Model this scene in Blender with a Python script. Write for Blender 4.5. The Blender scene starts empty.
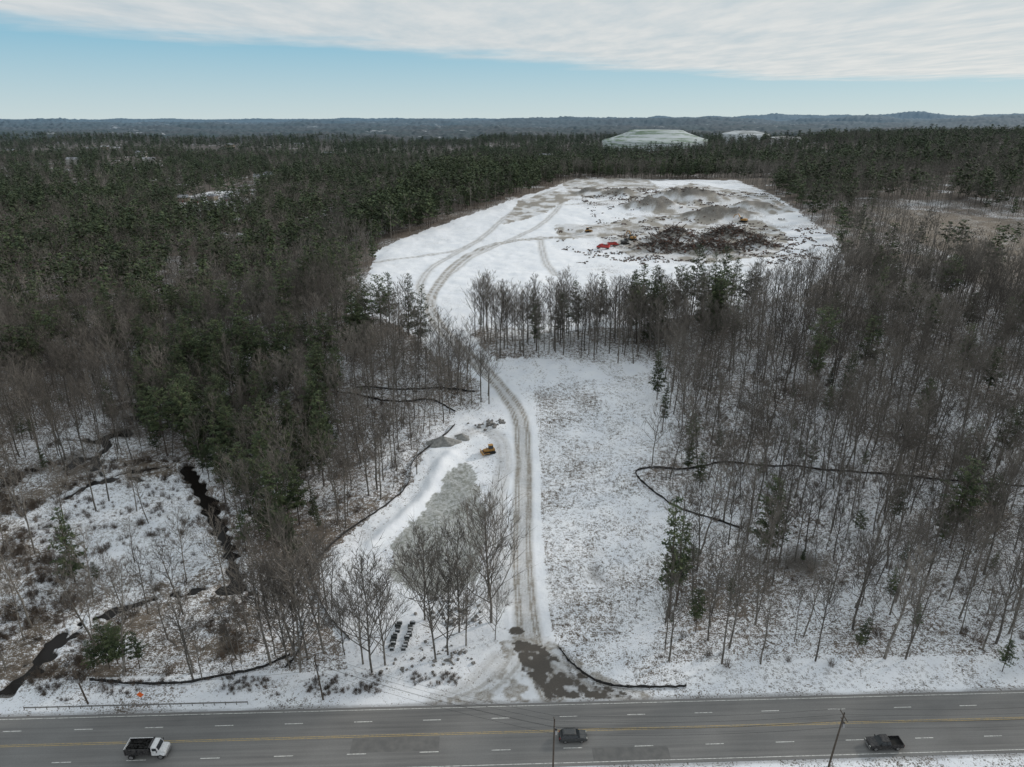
import bpy, math, random
import numpy as np
from mathutils import Vector, Matrix
random.seed(7); rng=np.random.default_rng(11)
scene=bpy.context.scene
CAM_H=100.0; PITCH=math.radians(21.24); FPX=683.0

# ------------------------------------------------------------------ noise
_T=rng.random((256,256))
def vnoise(x,y,s=0):
    x=np.asarray(x,float)+s*17.3; y=np.asarray(y,float)+s*9.1
    xi=np.floor(x).astype(int); yi=np.floor(y).astype(int)
    fx=x-xi; fy=y-yi; fx=fx*fx*(3-2*fx); fy=fy*fy*(3-2*fy)
    a=_T[xi&255,yi&255]; b=_T[(xi+1)&255,yi&255]; c=_T[xi&255,(yi+1)&255]; d=_T[(xi+1)&255,(yi+1)&255]
    return (a*(1-fx)+b*fx)*(1-fy)+(c*(1-fx)+d*fx)*fy
def fbm(x,y,o=4,s=0):
    x=np.asarray(x,float); y=np.asarray(y,float)
    r=0;a=.5;t=0
    for i in range(o):
        r=r+a*vnoise(x*2**i,y*2**i,s+i*3); t+=a; a*=.5
    return r/t
def S(a,b,x):
    t=np.clip((np.asarray(x,float)-a)/(b-a),0,1); return t*t*(3-2*t)
def dist_poly(X,Y,pts):
    d=np.full(np.shape(X),1e9)
    for (x0,y0),(x1,y1) in zip(pts[:-1],pts[1:]):
        dx,dy=x1-x0,y1-y0; L=dx*dx+dy*dy+1e-9
        t=np.clip(((X-x0)*dx+(Y-y0)*dy)/L,0,1)
        d=np.minimum(d,np.hypot(X-x0-t*dx,Y-y0-t*dy))
    return d
def inside(X,Y,pts):
    r=np.zeros(np.shape(X),bool); n=len(pts)
    for i in range(n):
        x0,y0=pts[i]; x1,y1=pts[(i+1)%n]
        if y0==y1: continue
        c=((y0>Y)!=(y1>Y)) & (X<(x1-x0)*(Y-y0)/(y1-y0)+x0)
        r^=c
    return r
def smooth_line(pts,n=8):
    out=[]
    P=[pts[0]]+list(pts)+[pts[-1]]
    for i in range(1,len(P)-2):
        p0,p1,p2,p3=[np.array(P[i+k],float) for k in (-1,0,1,2)]
        for k in range(n):
            t=k/n
            out.append(tuple(.5*((2*p1)+(-p0+p2)*t+(2*p0-5*p1+4*p2-p3)*t*t+(-p0+3*p1-3*p2+p3)*t**3)))
    out.append(tuple(pts[-1])); return out

# ---------------------------------------------------- image pixels to ground points (rays from the camera)
def pixel_ray(px,py):  # direction of the camera ray through an image pixel
    a=(px-512)/FPX; b=(383.5-py)/FPX
    return a, math.cos(PITCH)+b*math.sin(PITCH), -math.sin(PITCH)+b*math.cos(PITCH)
def flat(px,py):
    dx,dy,dz=pixel_ray(px,py); t=-CAM_H/dz; return (dx*t,dy*t)
STREAMS=[]
for w,pl in ((1.0,[(60,500),(105,478),(150,468),(185,470),(200,490),(212,520),(228,550),(238,580),(250,592)]),
             (.7,[(250,592),(215,590),(190,592),(150,600),(110,612),(75,630),(50,655),(20,680),(-30,705)]),
             (.8,[(185,470),(150,480),(128,476),(100,482)]),
             (2.0,[(185,468),(200,490),(212,512)]),
             (1.2,[(212,512),(228,550),(238,580)]),
             (1.0,[(60,440),(90,440),(110,445),(95,460),(105,478)]),
             (1.3,[(65,632),(45,655),(10,690)])):
    STREAMS.append((w,smooth_line([flat(*p) for p in pl],5)))
MOUNDS=[(112,560,24,14,9),(158,525,34,12,8),(150,600,36,15,10),(95,620,22,12,7),(195,560,18,12,6),(70,640,20,10,5)]
PILES=[(96,432,13,7,5),(124,424,16,7,6.5),(154,436,12,6,5),(108,458,12,6,6),(145,466,14,6,5)]
def hgt(X,Y):
    X=np.asarray(X,float);Y=np.asarray(Y,float)
    lat=S(-130,-30,X+40*S(200,350,Y))
    h=lat*(22*S(140,330,Y)+14*S(380,640,Y))*(1-.55*S(760,1150,Y))
    h=h+(1-lat)*6*S(250,700,Y)
    h=h+34*S(250,800,X)*S(500,1100,Y)*(1-S(1500,2400,Y))
    for x,y,a,b,k in MOUNDS+PILES:
        e=((X-x)/a)**2+((Y-y)/b)**2
        h=h+k*np.exp(-e*1.4)*(.8+.5*vnoise(X/6,Y/6,3))
    h=h+(fbm(X/16,Y/16,3,5)-.5)*2.2*S(112,150,Y)
    h=h+(vnoise(X/3,Y/3,8)-.5)*.25*S(103,112,Y)
    h=h+60*(fbm(X/520,Y/520,3,2)-.5)*S(900,1900,Y)
    hill=S(2800,9000,Y)*((230*S(-1000,9000,X)+150)*(fbm(X/1500+7,Y/1500,4,9)-.36))
    h=h+hill
    if np.any(Y<260):
        m=np.zeros(np.shape(X))
        sel=(Y<260)&(Y>90)&(X<-40)
        if np.any(sel):
            xs=X[sel] if X.ndim else X; ys=Y[sel] if X.ndim else Y
            mm=np.zeros(np.shape(xs))
            for w,pl in STREAMS:
                d=dist_poly(xs,ys,pl)+(vnoise(xs/2.0,ys/2.0,4)-.5)*2.8
                mm=np.maximum(mm,1-S(w*.6,w*1.5+.4,d))
            if X.ndim: m[sel]=mm
            else: m=mm
            h=h*(1-m)-.95*m
    return h
_ts=60*1.006**np.arange(900)
def pixel_to_ground(px,py):  # image pixel ray-marched from the camera onto the terrain
    dx,dy,dz=pixel_ray(px,py)
    X=dx*_ts;Y=dy*_ts;Z=CAM_H+dz*_ts
    b=np.nonzero(Z<hgt(X,Y))[0]
    i=b[0] if len(b) else len(_ts)-1
    lo,hi=_ts[max(i-1,0)],_ts[i]
    for _ in range(8):
        m=(lo+hi)/2
        if CAM_H+dz*m<float(hgt(np.array([dx*m]),np.array([dy*m]))[0]): hi=m
        else: lo=m
    return (dx*hi,dy*hi)
def ground_pts(l): return [pixel_to_ground(*p) for p in l]  # list of image pixels to ground points
def Z(x,y): return float(hgt(np.array([x]),np.array([y]))[0])

# ------------------------------------------------------------- site layout
RA=np.array(flat(0,717)); RB=np.array(flat(1024,690))
RD=(RB-RA)/np.linalg.norm(RB-RA); RN=np.array([RD[1],-RD[0]])   # RN towards the south side
ROADW=13.3
def road_off(X,Y): return (X-RA[0])*RN[0]+(Y-RA[1])*RN[1]

CLEAR_A=ground_pts([(345,312),(368,275),(378,250),(430,228),(500,204),(545,190),(575,179),(735,180),(790,205),(838,240),(845,262),
            (800,292),(700,312),(640,326),(540,330),(482,326),(470,335),(500,362),(520,358),(640,366),(650,372),(500,392),(468,376),(425,346),(395,322)])
CLEAR_B=ground_pts([(500,358),(640,364),(668,420),(690,462),(650,468),(648,482),(672,503),(735,530),(690,552),(668,600),(655,640),(650,697),
            (330,712),(350,685),(340,640),(325,605),(318,580),(330,550),(370,515),(412,482),(420,455),(447,435),(455,412),(480,408),(480,388)])
BASIN=ground_pts([(388,575),(398,535),(432,503),(446,475),(456,462),(470,465),(482,500),(486,540),(478,580),(430,600)])
BERM=smooth_line(ground_pts([(372,545),(395,525),(425,497),(440,468),(450,455)]),4)
ACCESS=smooth_line(ground_pts([(552,695),(540,668),(530,640),(525,600),(522,550),(523,500),(523,450),(519,415),(503,390),(480,366),(456,345),(437,322),(430,303),(440,282),(458,262),(485,247),(520,240),(560,237),(600,236)]),6)
TR2=[smooth_line(ground_pts(l),5) for l in (
   [(440,282),(455,270),(475,255),(510,240),(540,225),(560,205),(570,190)],
   [(378,262),(430,255),(470,245),(500,222),(530,200),(560,188)],
   [(560,237),(620,225),(680,225),(740,228),(790,240)],
   [(430,303),(420,285),(440,262),(480,240)],
   [(540,237),(545,260),(555,275)],
   [(560,205),(620,200),(680,205)],
   [(505,470),(500,440),(480,430),(455,440)],
   [(503,600),(498,540),(497,500),(505,460)],
   [(500,660),(470,690),(440,702)],
   [(520,640),(512,665),(485,690),(455,703)],
   [(530,640),(560,665),(610,690),(640,697)])]
MUD=[ground_pts([(512,642),(520,640),(545,648),(575,672),(595,684),(636,697),(550,699),(536,688),(522,668)]),
     ground_pts([(505,628),(520,624),(528,632),(515,638)]),]
MUDWIDE=ground_pts([(500,640),(545,636),(575,655),(620,685),(655,697),(430,704),(470,690),(505,670)])
MUDSOFT=[ground_pts([(630,192),(690,183),(770,195),(795,212),(740,222),(680,216),(625,206)]),
     ground_pts([(560,180),(640,178),(660,188),(600,200),(570,195)]),
     ground_pts([(600,225),(640,216),(700,214),(770,222),(790,238),(775,256),(700,264),(630,256),(600,240)]),
     ground_pts([(555,225),(640,222),(650,235),(560,240)]),ground_pts([(520,200),(560,190),(580,195),(540,215),(500,225)])]
SNOWY=ground_pts([(500,225),(540,205),(590,208),(600,222),(560,230),(520,232)])
WET=ground_pts([(-60,470),(0,465),(100,462),(190,460),(235,520),(262,600),(255,650),(90,690),(-60,700)])
ISLE=ground_pts([(20,520),(60,490),(110,480),(180,474),(200,510),(215,560),(180,588),(130,570),(70,560),(30,545)])
HOUSEFIELD=ground_pts([(175,224),(180,198),(215,191),(255,189),(262,202),(225,216)])
CUT=ground_pts([(868,206),(1040,222),(1080,292),(1000,276),(930,246),(885,222)])
PZ1=ground_pts([(140,385),(200,365),(335,365),(340,435),(330,505),(300,560),(240,560),(180,480),(145,440)])
PZ3=ground_pts([(370,252),(430,226),(500,202),(560,180),(560,165),(450,180),(350,235)])
PZ4=ground_pts([(590,325),(700,312),(745,300),(740,345),(640,352)])

# ------------------------------------------------------------- material helpers
def newmat(name):
    m=bpy.data.materials.new(name); m.use_nodes=True
    nt=m.node_tree; b=nt.nodes['Principled BSDF']
    b.inputs['Roughness'].default_value=.85
    if 'Specular IOR Level' in b.inputs: b.inputs['Specular IOR Level'].default_value=.25
    return m,nt,b
def N(nt,t,**k):
    n=nt.nodes.new(t)
    for a,v in k.items(): setattr(n,a,v)
    return n
def mixc(nt,f,a,b):
    n=N(nt,'ShaderNodeMix',data_type='RGBA')
    for idx,v in ((0,f),(6,a),(7,b)):
        if hasattr(v,'links') or hasattr(v,'is_linked'): nt.links.new(v,n.inputs[idx])
        elif idx==0: n.inputs[0].default_value=v
        else: n.inputs[idx].default_value=(*v,1)
    return n.outputs[2]
def mth(nt,op,a,b=None,c=None,clamp=False):
    n=N(nt,'ShaderNodeMath',operation=op,use_clamp=clamp)
    for i,v in enumerate((a,b,c)):
        if v is None: continue
        if hasattr(v,'is_linked'): nt.links.new(v,n.inputs[i])
        else: n.inputs[i].default_value=v
    return n.outputs[0]
def noise(nt,vec,scale,detail=4,rough=.55):
    n=N(nt,'ShaderNodeTexNoise'); n.inputs['Scale'].default_value=scale; n.inputs['Detail'].default_value=detail; n.inputs['Roughness'].default_value=rough
    if vec is not None: nt.links.new(vec,n.inputs['Vector'])
    return n.outputs[0]
def mrange(nt,v,a,b,c=0,d=1,smooth=False):
    n=N(nt,'ShaderNodeMapRange'); 
    if smooth: n.interpolation_type='SMOOTHSTEP'
    nt.links.new(v,n.inputs[0])
    for i,x in enumerate((a,b,c,d)): n.inputs[i+1].default_value=x
    return n.outputs[0]
def posn(nt): return N(nt,'ShaderNodeNewGeometry').outputs['Position']
def haze_tint(nt,col,p,amt=.8):  # aerial haze painted into base colour: bluer with distance from origin, no volume
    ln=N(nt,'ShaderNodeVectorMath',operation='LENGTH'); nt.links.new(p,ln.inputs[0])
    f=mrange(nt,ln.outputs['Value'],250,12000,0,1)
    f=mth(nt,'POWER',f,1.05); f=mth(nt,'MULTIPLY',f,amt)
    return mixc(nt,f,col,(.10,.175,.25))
def simple(name,c1,c2=None,scale=3,rough=.6,metal=0,spec=.3,hz=False,det=3,rnd=None):
    m,nt,b=newmat(name); p=posn(nt)
    c2=c2 or tuple(x*.75 for x in c1)
    col=mixc(nt,mrange(nt,noise(nt,p,scale,det),.35,.65),c1,c2)
    if rnd:
        oi=N(nt,'ShaderNodeObjectInfo'); hs=N(nt,'ShaderNodeHueSaturation'); nt.links.new(col,hs.inputs['Color'])
        nt.links.new(mrange(nt,oi.outputs['Random'],0,1,*rnd),hs.inputs['Value']); col=hs.outputs[0]
    if hz: col=haze_tint(nt,col,p)
    nt.links.new(col,b.inputs['Base Color']); b.inputs['Roughness'].default_value=rough; b.inputs['Metallic'].default_value=metal
    b.inputs['Specular IOR Level'].default_value=spec
    return m
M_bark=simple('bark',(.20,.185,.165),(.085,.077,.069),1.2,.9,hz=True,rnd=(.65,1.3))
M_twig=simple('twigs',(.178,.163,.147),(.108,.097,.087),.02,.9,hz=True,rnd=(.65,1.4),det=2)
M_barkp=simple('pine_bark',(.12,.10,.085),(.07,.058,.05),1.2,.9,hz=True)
def needle_mat():
    m,nt,b=newmat('needles'); p=posn(nt)
    oi=N(nt,'ShaderNodeObjectInfo')
    c=mixc(nt,mrange(nt,noise(nt,p,.45,2),.35,.68),(.030,.050,.026),(.098,.122,.058))
    hs=N(nt,'ShaderNodeHueSaturation'); nt.links.new(c,hs.inputs['Color']); nt.links.new(mrange(nt,oi.outputs['Random'],0,1,.65,1.3),hs.inputs['Value'])
    nt.links.new(haze_tint(nt,hs.outputs[0],p),b.inputs['Base Color']); b.inputs['Roughness'].default_value=.8
    return m
M_need=needle_mat()
M_shrub=simple('shrub_twigs',(.15,.12,.098),(.09,.074,.063),.2,.9,rnd=(.7,1.3))
M_grass=simple('dry_grass',(.23,.19,.145),(.15,.12,.095),.3,.9)

# ------------------------------------------------------------- mesh building
class MB:
    def __init__(s): s.v=[];s.f=[];s.m=[]
    def tube(s,p0,p1,r0,r1,n=4,m=0):
        p0=Vector(p0);p1=Vector(p1); d=(p1-p0)
        if d.length<1e-6: return
        d.normalize(); a=d.orthogonal().normalized(); b=d.cross(a); k=len(s.v)
        tip=r1<=0
        for i in range(n):
            t=2*math.pi*i/n; s.v.append(p0+(a*math.cos(t)+b*math.sin(t))*r0)
        if tip:
            s.v.append(p1)
            for i in range(n): s.f.append((k+i,k+(i+1)%n,k+n)); s.m.append(m)
        else:
            for i in range(n):
                t=2*math.pi*i/n; s.v.append(p1+(a*math.cos(t)+b*math.sin(t))*r1)
            for i in range(n): s.f.append((k+i,k+(i+1)%n,k+n+(i+1)%n,k+n+i)); s.m.append(m)
    def blade(s,p0,p1,w,m=0):
        p0=Vector(p0);p1=Vector(p1); d=(p1-p0).normalized(); a=d.orthogonal().normalized(); b=d.cross(a); t=random.random()*3.14; a=(a*math.cos(t)+b*math.sin(t))*w; k=len(s.v)
        s.v+= [p0-a,p0+a,p1]; s.f.append((k,k+1,k+2)); s.m.append(m)
    def tri(s,c,size,nrm,m=0):
        nrm=Vector(nrm).normalized(); a=nrm.orthogonal().normalized(); b=nrm.cross(a); k=len(s.v); o=random.random()*6.28
        for i in range(3):
            t=o+i*2.094+random.uniform(-.4,.4); s.v.append(Vector(c)+(a*math.cos(t)+b*math.sin(t))*size*random.uniform(.6,1.2))
        s.f.append((k,k+1,k+2)); s.m.append(m)
    def box(s,c,d,rot=None,m=0,taper=1.0,tx=None):
        k=len(s.v); c=Vector(c); tx=taper if tx is None else tx
        for z in (-.5,.5):
            q=1 if z<0 else taper; qx=1 if z<0 else tx
            for x,y in ((-.5,-.5),(.5,-.5),(.5,.5),(-.5,.5)):
                p=Vector((x*d[0]*qx,y*d[1]*q,z*d[2]))
                if rot is not None: p=rot@p
                s.v.append(c+p)
        for f in ((3,2,1,0),(4,5,6,7),(0,1,5,4),(1,2,6,5),(2,3,7,6),(3,0,4,7)):
            s.f.append(tuple(k+i for i in f)); s.m.append(m)
    def mesh(s,name,mats,smooth=False):
        me=bpy.data.meshes.new(name); me.from_pydata([tuple(v) for v in s.v],[],s.f)
        for x in mats: me.materials.append(x)
        me.polygons.foreach_set('material_index',s.m)
        if smooth: me.polygons.foreach_set('use_smooth',[True]*len(s.f))
        me.update(); return me
def link(o): scene.collection.objects.link(o); return o
def obj(name,me,loc=(0,0,0),rz=0,parent=None,sc=1):
    o=bpy.data.objects.new(name,me); o.location=loc; o.rotation_euler=(0,0,rz); o.scale=(sc,sc,sc) if not isinstance(sc,tuple) else sc
    if parent: o.parent=parent
    return link(o)
U=random.uniform
def rdir(el,az): return Vector((math.cos(az)*math.cos(el),math.sin(az)*math.cos(el),math.sin(el)))

def bare_tree(H,seed,nl=22,ns=6,nt_=5,low=False,spread=1.0,start=.38):
    random.seed(seed); mb=MB()
    r0=H*.0085*U(.85,1.2); p=Vector((0,0,-.6)); pts=[p.copy()]; seg=3 if low else 6
    lean=Vector((U(-.05,.05),U(-.05,.05),0))
    for i in range(seg):
        p=p+Vector((U(-.03,.03)*H/seg*2,U(-.03,.03)*H/seg*2,H/seg))+lean*(H/seg); pts.append(p.copy())
    for i in range(seg):
        a=r0*(1-i/seg)**.8+.02; b=r0*(1-(i+1)/seg)**.8+.02
        mb.tube(pts[i],pts[i+1],a,b,3 if low else 6,0)
    def at(t):
        x=t*seg; i=min(int(x),seg-1); return pts[i].lerp(pts[i+1],x-i)
    for k in range(nl):
        t=start+(1-start)*(k+U(0,.8))/nl
        t=min(t,.985); az=k*2.4+U(-.5,.5); el=U(.5,1.05)
        L=(H*.30*(1-(t-start)/(1-start))**.7+H*.06)*U(.65,1.15)*spread
        q=at(t); d=rdir(el,az); r=r0*(1-t)*.5+.035
        qs=[q]
        for j in range(3):
            d=(d+Vector((U(-.15,.15),U(-.15,.15),.18))).normalized(); q2=q+d*L/3
            if low: mb.blade(q,q2,.10,0) if j==0 else None
            else: mb.tube(q,q2,r*(1-j*.3),r*(1-(j+1)*.3)+.005,3,0)
            q=q2; qs.append(q)
        for j in range(ns):
            u=U(.25,1)*3; i=min(int(u),2); s0=qs[i].lerp(qs[i+1],u-i)
            sd=(d*.9+rdir(U(.0,1.1),U(0,6.28))).normalized(); sl=L*U(.25,.5)
            s1=s0+sd*sl
            if low: mb.blade(s0,s1,.09,1)
            else: mb.tube(s0,s1,.04,0,3,1)
            for w in range(nt_):
                a=s0.lerp(s1,U(.3,1)); td=(sd+rdir(U(-.1,1.2),U(0,6.28))*.9).normalized()
                mb.blade(a,a+td*sl*U(.4,.9),.10 if low else .035,1)
    return mb
def pine_tree(H,seed,low=False,start=.22,R=4.4):
    random.seed(seed); mb=MB()
    r0=H*.010; lean=Vector((U(-.03,.03),U(-.03,.03),1))
    for i in range(4):
        mb.tube(lean*(H*i/4-.4),lean*(H*(i+1)/4-.4),r0*(1-i/4)+.03,r0*(1-(i+1)/4)+.03,3 if low else 5,0)
    z=start*H; step=H*(.085 if low else .048)
    while z<H*.985:
        t=(z/H-start)/(1-start)
        env=R*(min(1,.45+t*2.4))*(1-t)**.62+.6
        nb=5 if not low else 4
        o=U(0,6)
        for k in range(nb):
            if U(0,1)<.16: continue
            L=env*U(.45,1.3); az=o+k*6.283/nb+U(-.35,.35); el=.12+.6*t+U(-.15,.15)
            d=rdir(el,az); b=lean*(z-.4)+Vector((0,0,U(-.3,.3))); e=b+d*L; 
            if not low: mb.tube(b,e,.06,0,3,0)
            nc=max(2,int(L/(.62 if not low else 1.3)))
            for c in range(nc):
                u=.28+.72*(c+U(.2,1))/nc
                cc=b+d*L*u+Vector((0,0,U(-.1,.3))); cr=(.45+.35*(1-t))*U(.7,1.3)*(1.0 if not low else 1.7)
                for q in range(8 if not low else 3):
                    off=Vector((U(-1,1),U(-1,1),U(-.45,.55)))*cr
                    mb.tri(cc+off,cr*(.55 if not low else .9),(U(-.8,.8),U(-.8,.8),1),1)
        z+=step*U(.8,1.2)
    return mb
BM=[M_bark,M_twig]; PM=[M_barkp,M_need]
bare_hi=[bare_tree(22,100+i,nl=19,ns=6,nt_=5,start=.40).mesh('bare_tree_mesh',BM) for i in range(7)]
bare_big=[bare_tree(19,200+i,nl=24,ns=7,nt_=6,start=.18,spread=1.5).mesh('bare_tree_spreading',BM) for i in range(3)]
bare_lo=[bare_tree(21,300+i,nl=10,ns=3,nt_=2,low=True,start=.45,spread=1.1).mesh('bare_tree_far',BM) for i in range(5)]
pine_hi=[pine_tree(24,400+i,R=4.4+.5*(i%3),start=(.2,.3,.42,.15)[i]).mesh('pine_mesh',PM) for i in range(4)]
pine_thin=[pine_tree(28,450+i,R=2.4,start=.3).mesh('pine_thin',PM) for i in range(2)]
pine_lo=[pine_tree(22,500+i,low=True,R=4.8+.5*(i%2),start=(.3,.4,.5,.25)[i]).mesh('pine_far',PM) for i in range(4)]
def shrub(seed,h=2.2,n=40):
    random.seed(seed); mb=MB()
    for i in range(n):
        a=Vector((U(-.6,.6),U(-.6,.6),-.1)); d=rdir(U(.6,1.5),U(0,6.28)); e=a+d*h*U(.5,1); mb.tube(a,e,.03,.012,3,0)
        for j in range(3):
            s=a.lerp(e,U(.4,1)); mb.blade(s,s+(d+rdir(U(0,1),U(0,6.28))).normalized()*h*U(.2,.4),.022,0)
    return mb.mesh('shrub_mesh',[M_shrub])
shrubs=[shrub(600+i) for i in range(4)]
def tuft(seed):
    random.seed(seed); mb=MB()
    for i in range(20):
        a=Vector((U(-.5,.5),U(-.5,.5),-.05)); mb.blade(a,a+rdir(U(.4,1.5),U(0,6.28))*U(.3,.75),.035,0)
    return mb.mesh('grass_mesh',[M_grass])
tufts=[tuft(650+i) for i in range(3)]

# ------------------------------------------------------------- instancer (geometry nodes)
def proto_coll(name,meshes):
    c=bpy.data.collections.new(name)
    for i,m in enumerate(meshes): c.objects.link(bpy.data.objects.new('%s_part_%02d'%(name,i),m))
    return c
def instancer(name,coll,pos,rot,scl,idx):
    me=bpy.data.meshes.new(name); n=len(pos); me.vertices.add(n); me.vertices.foreach_set('co',np.asarray(pos,np.float32).ravel())
    for an,ty,dat,key in (('rot','FLOAT_VECTOR',rot,'vector'),('scl','FLOAT_VECTOR',scl,'vector'),('idx','INT',idx,'value')):
        at=me.attributes.new(an,ty,'POINT'); at.data.foreach_set(key,np.asarray(dat,np.int32 if ty=='INT' else np.float32).ravel())
    o=obj(name,me)
    ng=bpy.data.node_groups.new(name+'_nodes','GeometryNodeTree')
    ng.interface.new_socket('Geometry',in_out='INPUT',socket_type='NodeSocketGeometry'); ng.interface.new_socket('Geometry',in_out='OUTPUT',socket_type='NodeSocketGeometry')
    gi=ng.nodes.new('NodeGroupInput'); go=ng.nodes.new('NodeGroupOutput')
    mp=ng.nodes.new('GeometryNodeMeshToPoints'); ip=ng.nodes.new('GeometryNodeInstanceOnPoints'); ci=ng.nodes.new('GeometryNodeCollectionInfo')
    ci.inputs[0].default_value=coll; ci.inputs[1].default_value=True; ci.inputs[2].default_value=True
    ng.links.new(gi.outputs[0],mp.inputs[0]); ng.links.new(mp.outputs[0],ip.inputs['Points']); ng.links.new(ci.outputs[0],ip.inputs['Instance'])
    ip.inputs['Pick Instance'].default_value=True
    for an,ty,sk in (('idx','INT','Instance Index'),('rot','FLOAT_VECTOR','Rotation'),('scl','FLOAT_VECTOR','Scale')):
        na=ng.nodes.new('GeometryNodeInputNamedAttribute'); na.data_type=ty; na.inputs[0].default_value=an
        ng.links.new(na.outputs[0],ip.inputs[sk])
    ng.links.new(ip.outputs[0],go.inputs[0])
    md=o.modifiers.new('scatter','NODES'); md.node_group=ng
    return o
def scatter(name,meshes,X,Y,s,tilt=.04,zoff=0):
    n=len(X)
    if n==0: return
    zz=hgt(X,Y)+zoff
    rot=np.stack([rng.normal(0,tilt,n),rng.normal(0,tilt,n),rng.uniform(0,6.283,n)],1)
    sx=s*rng.uniform(.85,1.15,n)
    instancer(name,proto_coll(name+'_kinds',meshes),np.stack([X,Y,zz],1),rot,np.stack([sx,sx,s],1),rng.integers(0,len(meshes),n))

# ------------------------------------------------------------- ground sheet
rows=list(np.linspace(-400,62,24)); y=62.0
while y<24000:
    y+=min(.27*(max(y,85)/90)**1.35,140); rows.append(y)
rows=np.array(rows); NC=960
u=np.linspace(-1,1,NC)
YY=np.repeat(rows[:,None],NC,1); XX=u[None,:]*(.85*np.maximum(YY,60)+62)
ZZ=hgt(XX,YY)
wx=XX+(fbm(XX/3,YY/3,3,21)-.5)*4*S(80,160,YY)+(fbm(XX/1.2,YY/1.2,2,31)-.5)*1.6; wy=YY+(fbm(XX/3,YY/3,3,22)-.5)*4*S(80,160,YY)+(fbm(XX/1.2,YY/1.2,2,33)-.5)*1.6
def inm(p): return inside(wx,wy,p)
A=inm(CLEAR_A); B=inm(CLEAR_B)
n1=fbm(XX/25,YY/25,4,40); n2=fbm(XX/7,YY/7,4,44)
forest_cov=.56-.26*S(160,480,YY)+(n1-.5)*.6+(n2-.5)*.4
forest_cov-= .10*S(-20,-60,XX)
cov=forest_cov.copy()
cov=np.where(YY>600,.10+.45*(n1>.70),cov)
covB=.68+(n2-.5)*.45+ (n1-.5)*.30
cov=np.where(B,covB,cov)
cov=np.where(B&(XX<8),covB+.20,cov)
n6=fbm(XX/30,YY/12,4,48)
cov=np.where(A,1.0+(n1-.5)*.5+(n2-.5)*.35-(1.2*np.clip(n6-.44,0,.3)+.06)*S(10,80,XX)*S(330,400,YY),cov)
wet=inm(WET); cov=np.where(wet,.48+(n2-.5)*.8,cov)
cov=np.where(inm(ISLE),.74+(n2-.5)*.5,cov)
cov=np.where(inm(HOUSEFIELD),.62+(n2-.5)*.8,cov)
cov=np.where(inm(CUT),.22+(n2-.5)*.5,cov)
cov=np.where(inm(SNOWY),1.2,cov)
ro=road_off(XX,YY)
side=(ro>-9)&(ro<30)
cov=np.where(side,np.maximum(cov,.76+(n2-.5)*.7),cov)
mud=np.zeros_like(XX); n7=fbm(XX/1.6,YY/1.6,3,52)
for p in MUD: mud=np.where(inm(p),.35+1.1*S(.30,.55,n7),mud)
near=(YY<900)&(YY>85)
def dline(pl):
    d=np.full(XX.shape,1e9); d[near]=dist_poly(XX[near],YY[near],pl); return d
dA=dline(ACCESS)
wob=(n2-.5)*.6
core=1-S(2.4,3.4,dA+wob)
cov=np.where((dA<5.0)&(dA>2.4),np.maximum(cov,1.05),cov); cov=np.where(dA<=2.4,np.maximum(cov,.9),cov)
rut=np.zeros_like(XX)
for o in (.45,1.2,2.0): rut=np.maximum(rut,(1-S(.18,.45,np.abs(dA-o+wob*.4)))*(.95 if o!=.45 else .5))
track=np.maximum(core*.42,rut*core*1.0)
for i,pl in enumerate(TR2):
    d=dline(pl); c=1-S(2,3.2,d+wob)
    k=.65 if (i<6 or i>8) else .45
    track=np.maximum(track,np.maximum(c*.30,(1-S(.25,.8,np.abs(d-1.1+wob*.3)))*k))
track=np.maximum(track,np.where(inm(MUDWIDE),.15+.7*S(.42,.62,n7),0))
for p in MUDSOFT:
    track=np.maximum(track,np.where(inm(p),.30+1.5*np.clip((n2-.44)*3,0,.7),0))
hm=np.zeros_like(XX)
for x,yq,a,b,k in MOUNDS+PILES: hm=np.maximum(hm,np.exp(-(((XX-x)/a)**2+((YY-yq)/b)**2)*1.1))
track=np.maximum(track,S(.25,.5,hm+(n2-.5)*.9)*1.0); mud=np.maximum(mud,S(.42,.8,hm+(n2-.5)*1.3)*.65)
sh=(1-S(.0,.9,np.abs(ro+.2)+(n2-.5)*1.3))*.55; sh=np.maximum(sh,(1-S(0,.8,np.abs(ro-ROADW-.2)+(n2-.5)*1.2))*.5)
mud=np.maximum(mud,sh)
basin=np.where(inm(BASIN),.9,0.)
dB=dline(BERM); cov=np.where(dB<2.2,1.1,cov); basin=np.where(dB<2.0,0,basin)
bank=S(-.15,-.7,ZZ); mud=np.maximum(mud,bank*.9)
grassy=np.clip(wet*.55+B*.6+inm(CUT)*.95,0,1)
canopy=S(2500,2700,YY)
ZZ=ZZ+np.where(near,1.0*np.exp(-(dB/2.2)**2),0)+ (A|B)*((fbm(XX/2.2,YY/2.2,2,60)-.5)*.22)*(dA>3.5)*(ro<-4)
ZZ=ZZ+canopy*(14+16*(fbm(XX/30,YY/60,3,71)-.5)*2)
ZZ=np.where((ro>-1.5)&(ro<ROADW+1.5)&(YY<200),-.02,ZZ)
V=np.stack([XX,YY,ZZ],-1).reshape(-1,3)
nr=len(rows); idx=np.arange(nr*NC).reshape(nr,NC)
F=np.stack([idx[:-1,:-1],idx[:-1,1:],idx[1:,1:],idx[1:,:-1]],-1).reshape(-1,4)
me=bpy.data.meshes.new('ground'); me.vertices.add(len(V)); me.vertices.foreach_set('co',V.astype(np.float32).ravel())
me.loops.add(F.size); me.loops.foreach_set('vertex_index',F.astype(np.int32).ravel())
me.polygons.add(len(F)); me.polygons.foreach_set('loop_start',np.arange(0,F.size,4,dtype=np.int32)); me.polygons.foreach_set('loop_total',np.full(len(F),4,np.int32))
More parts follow.
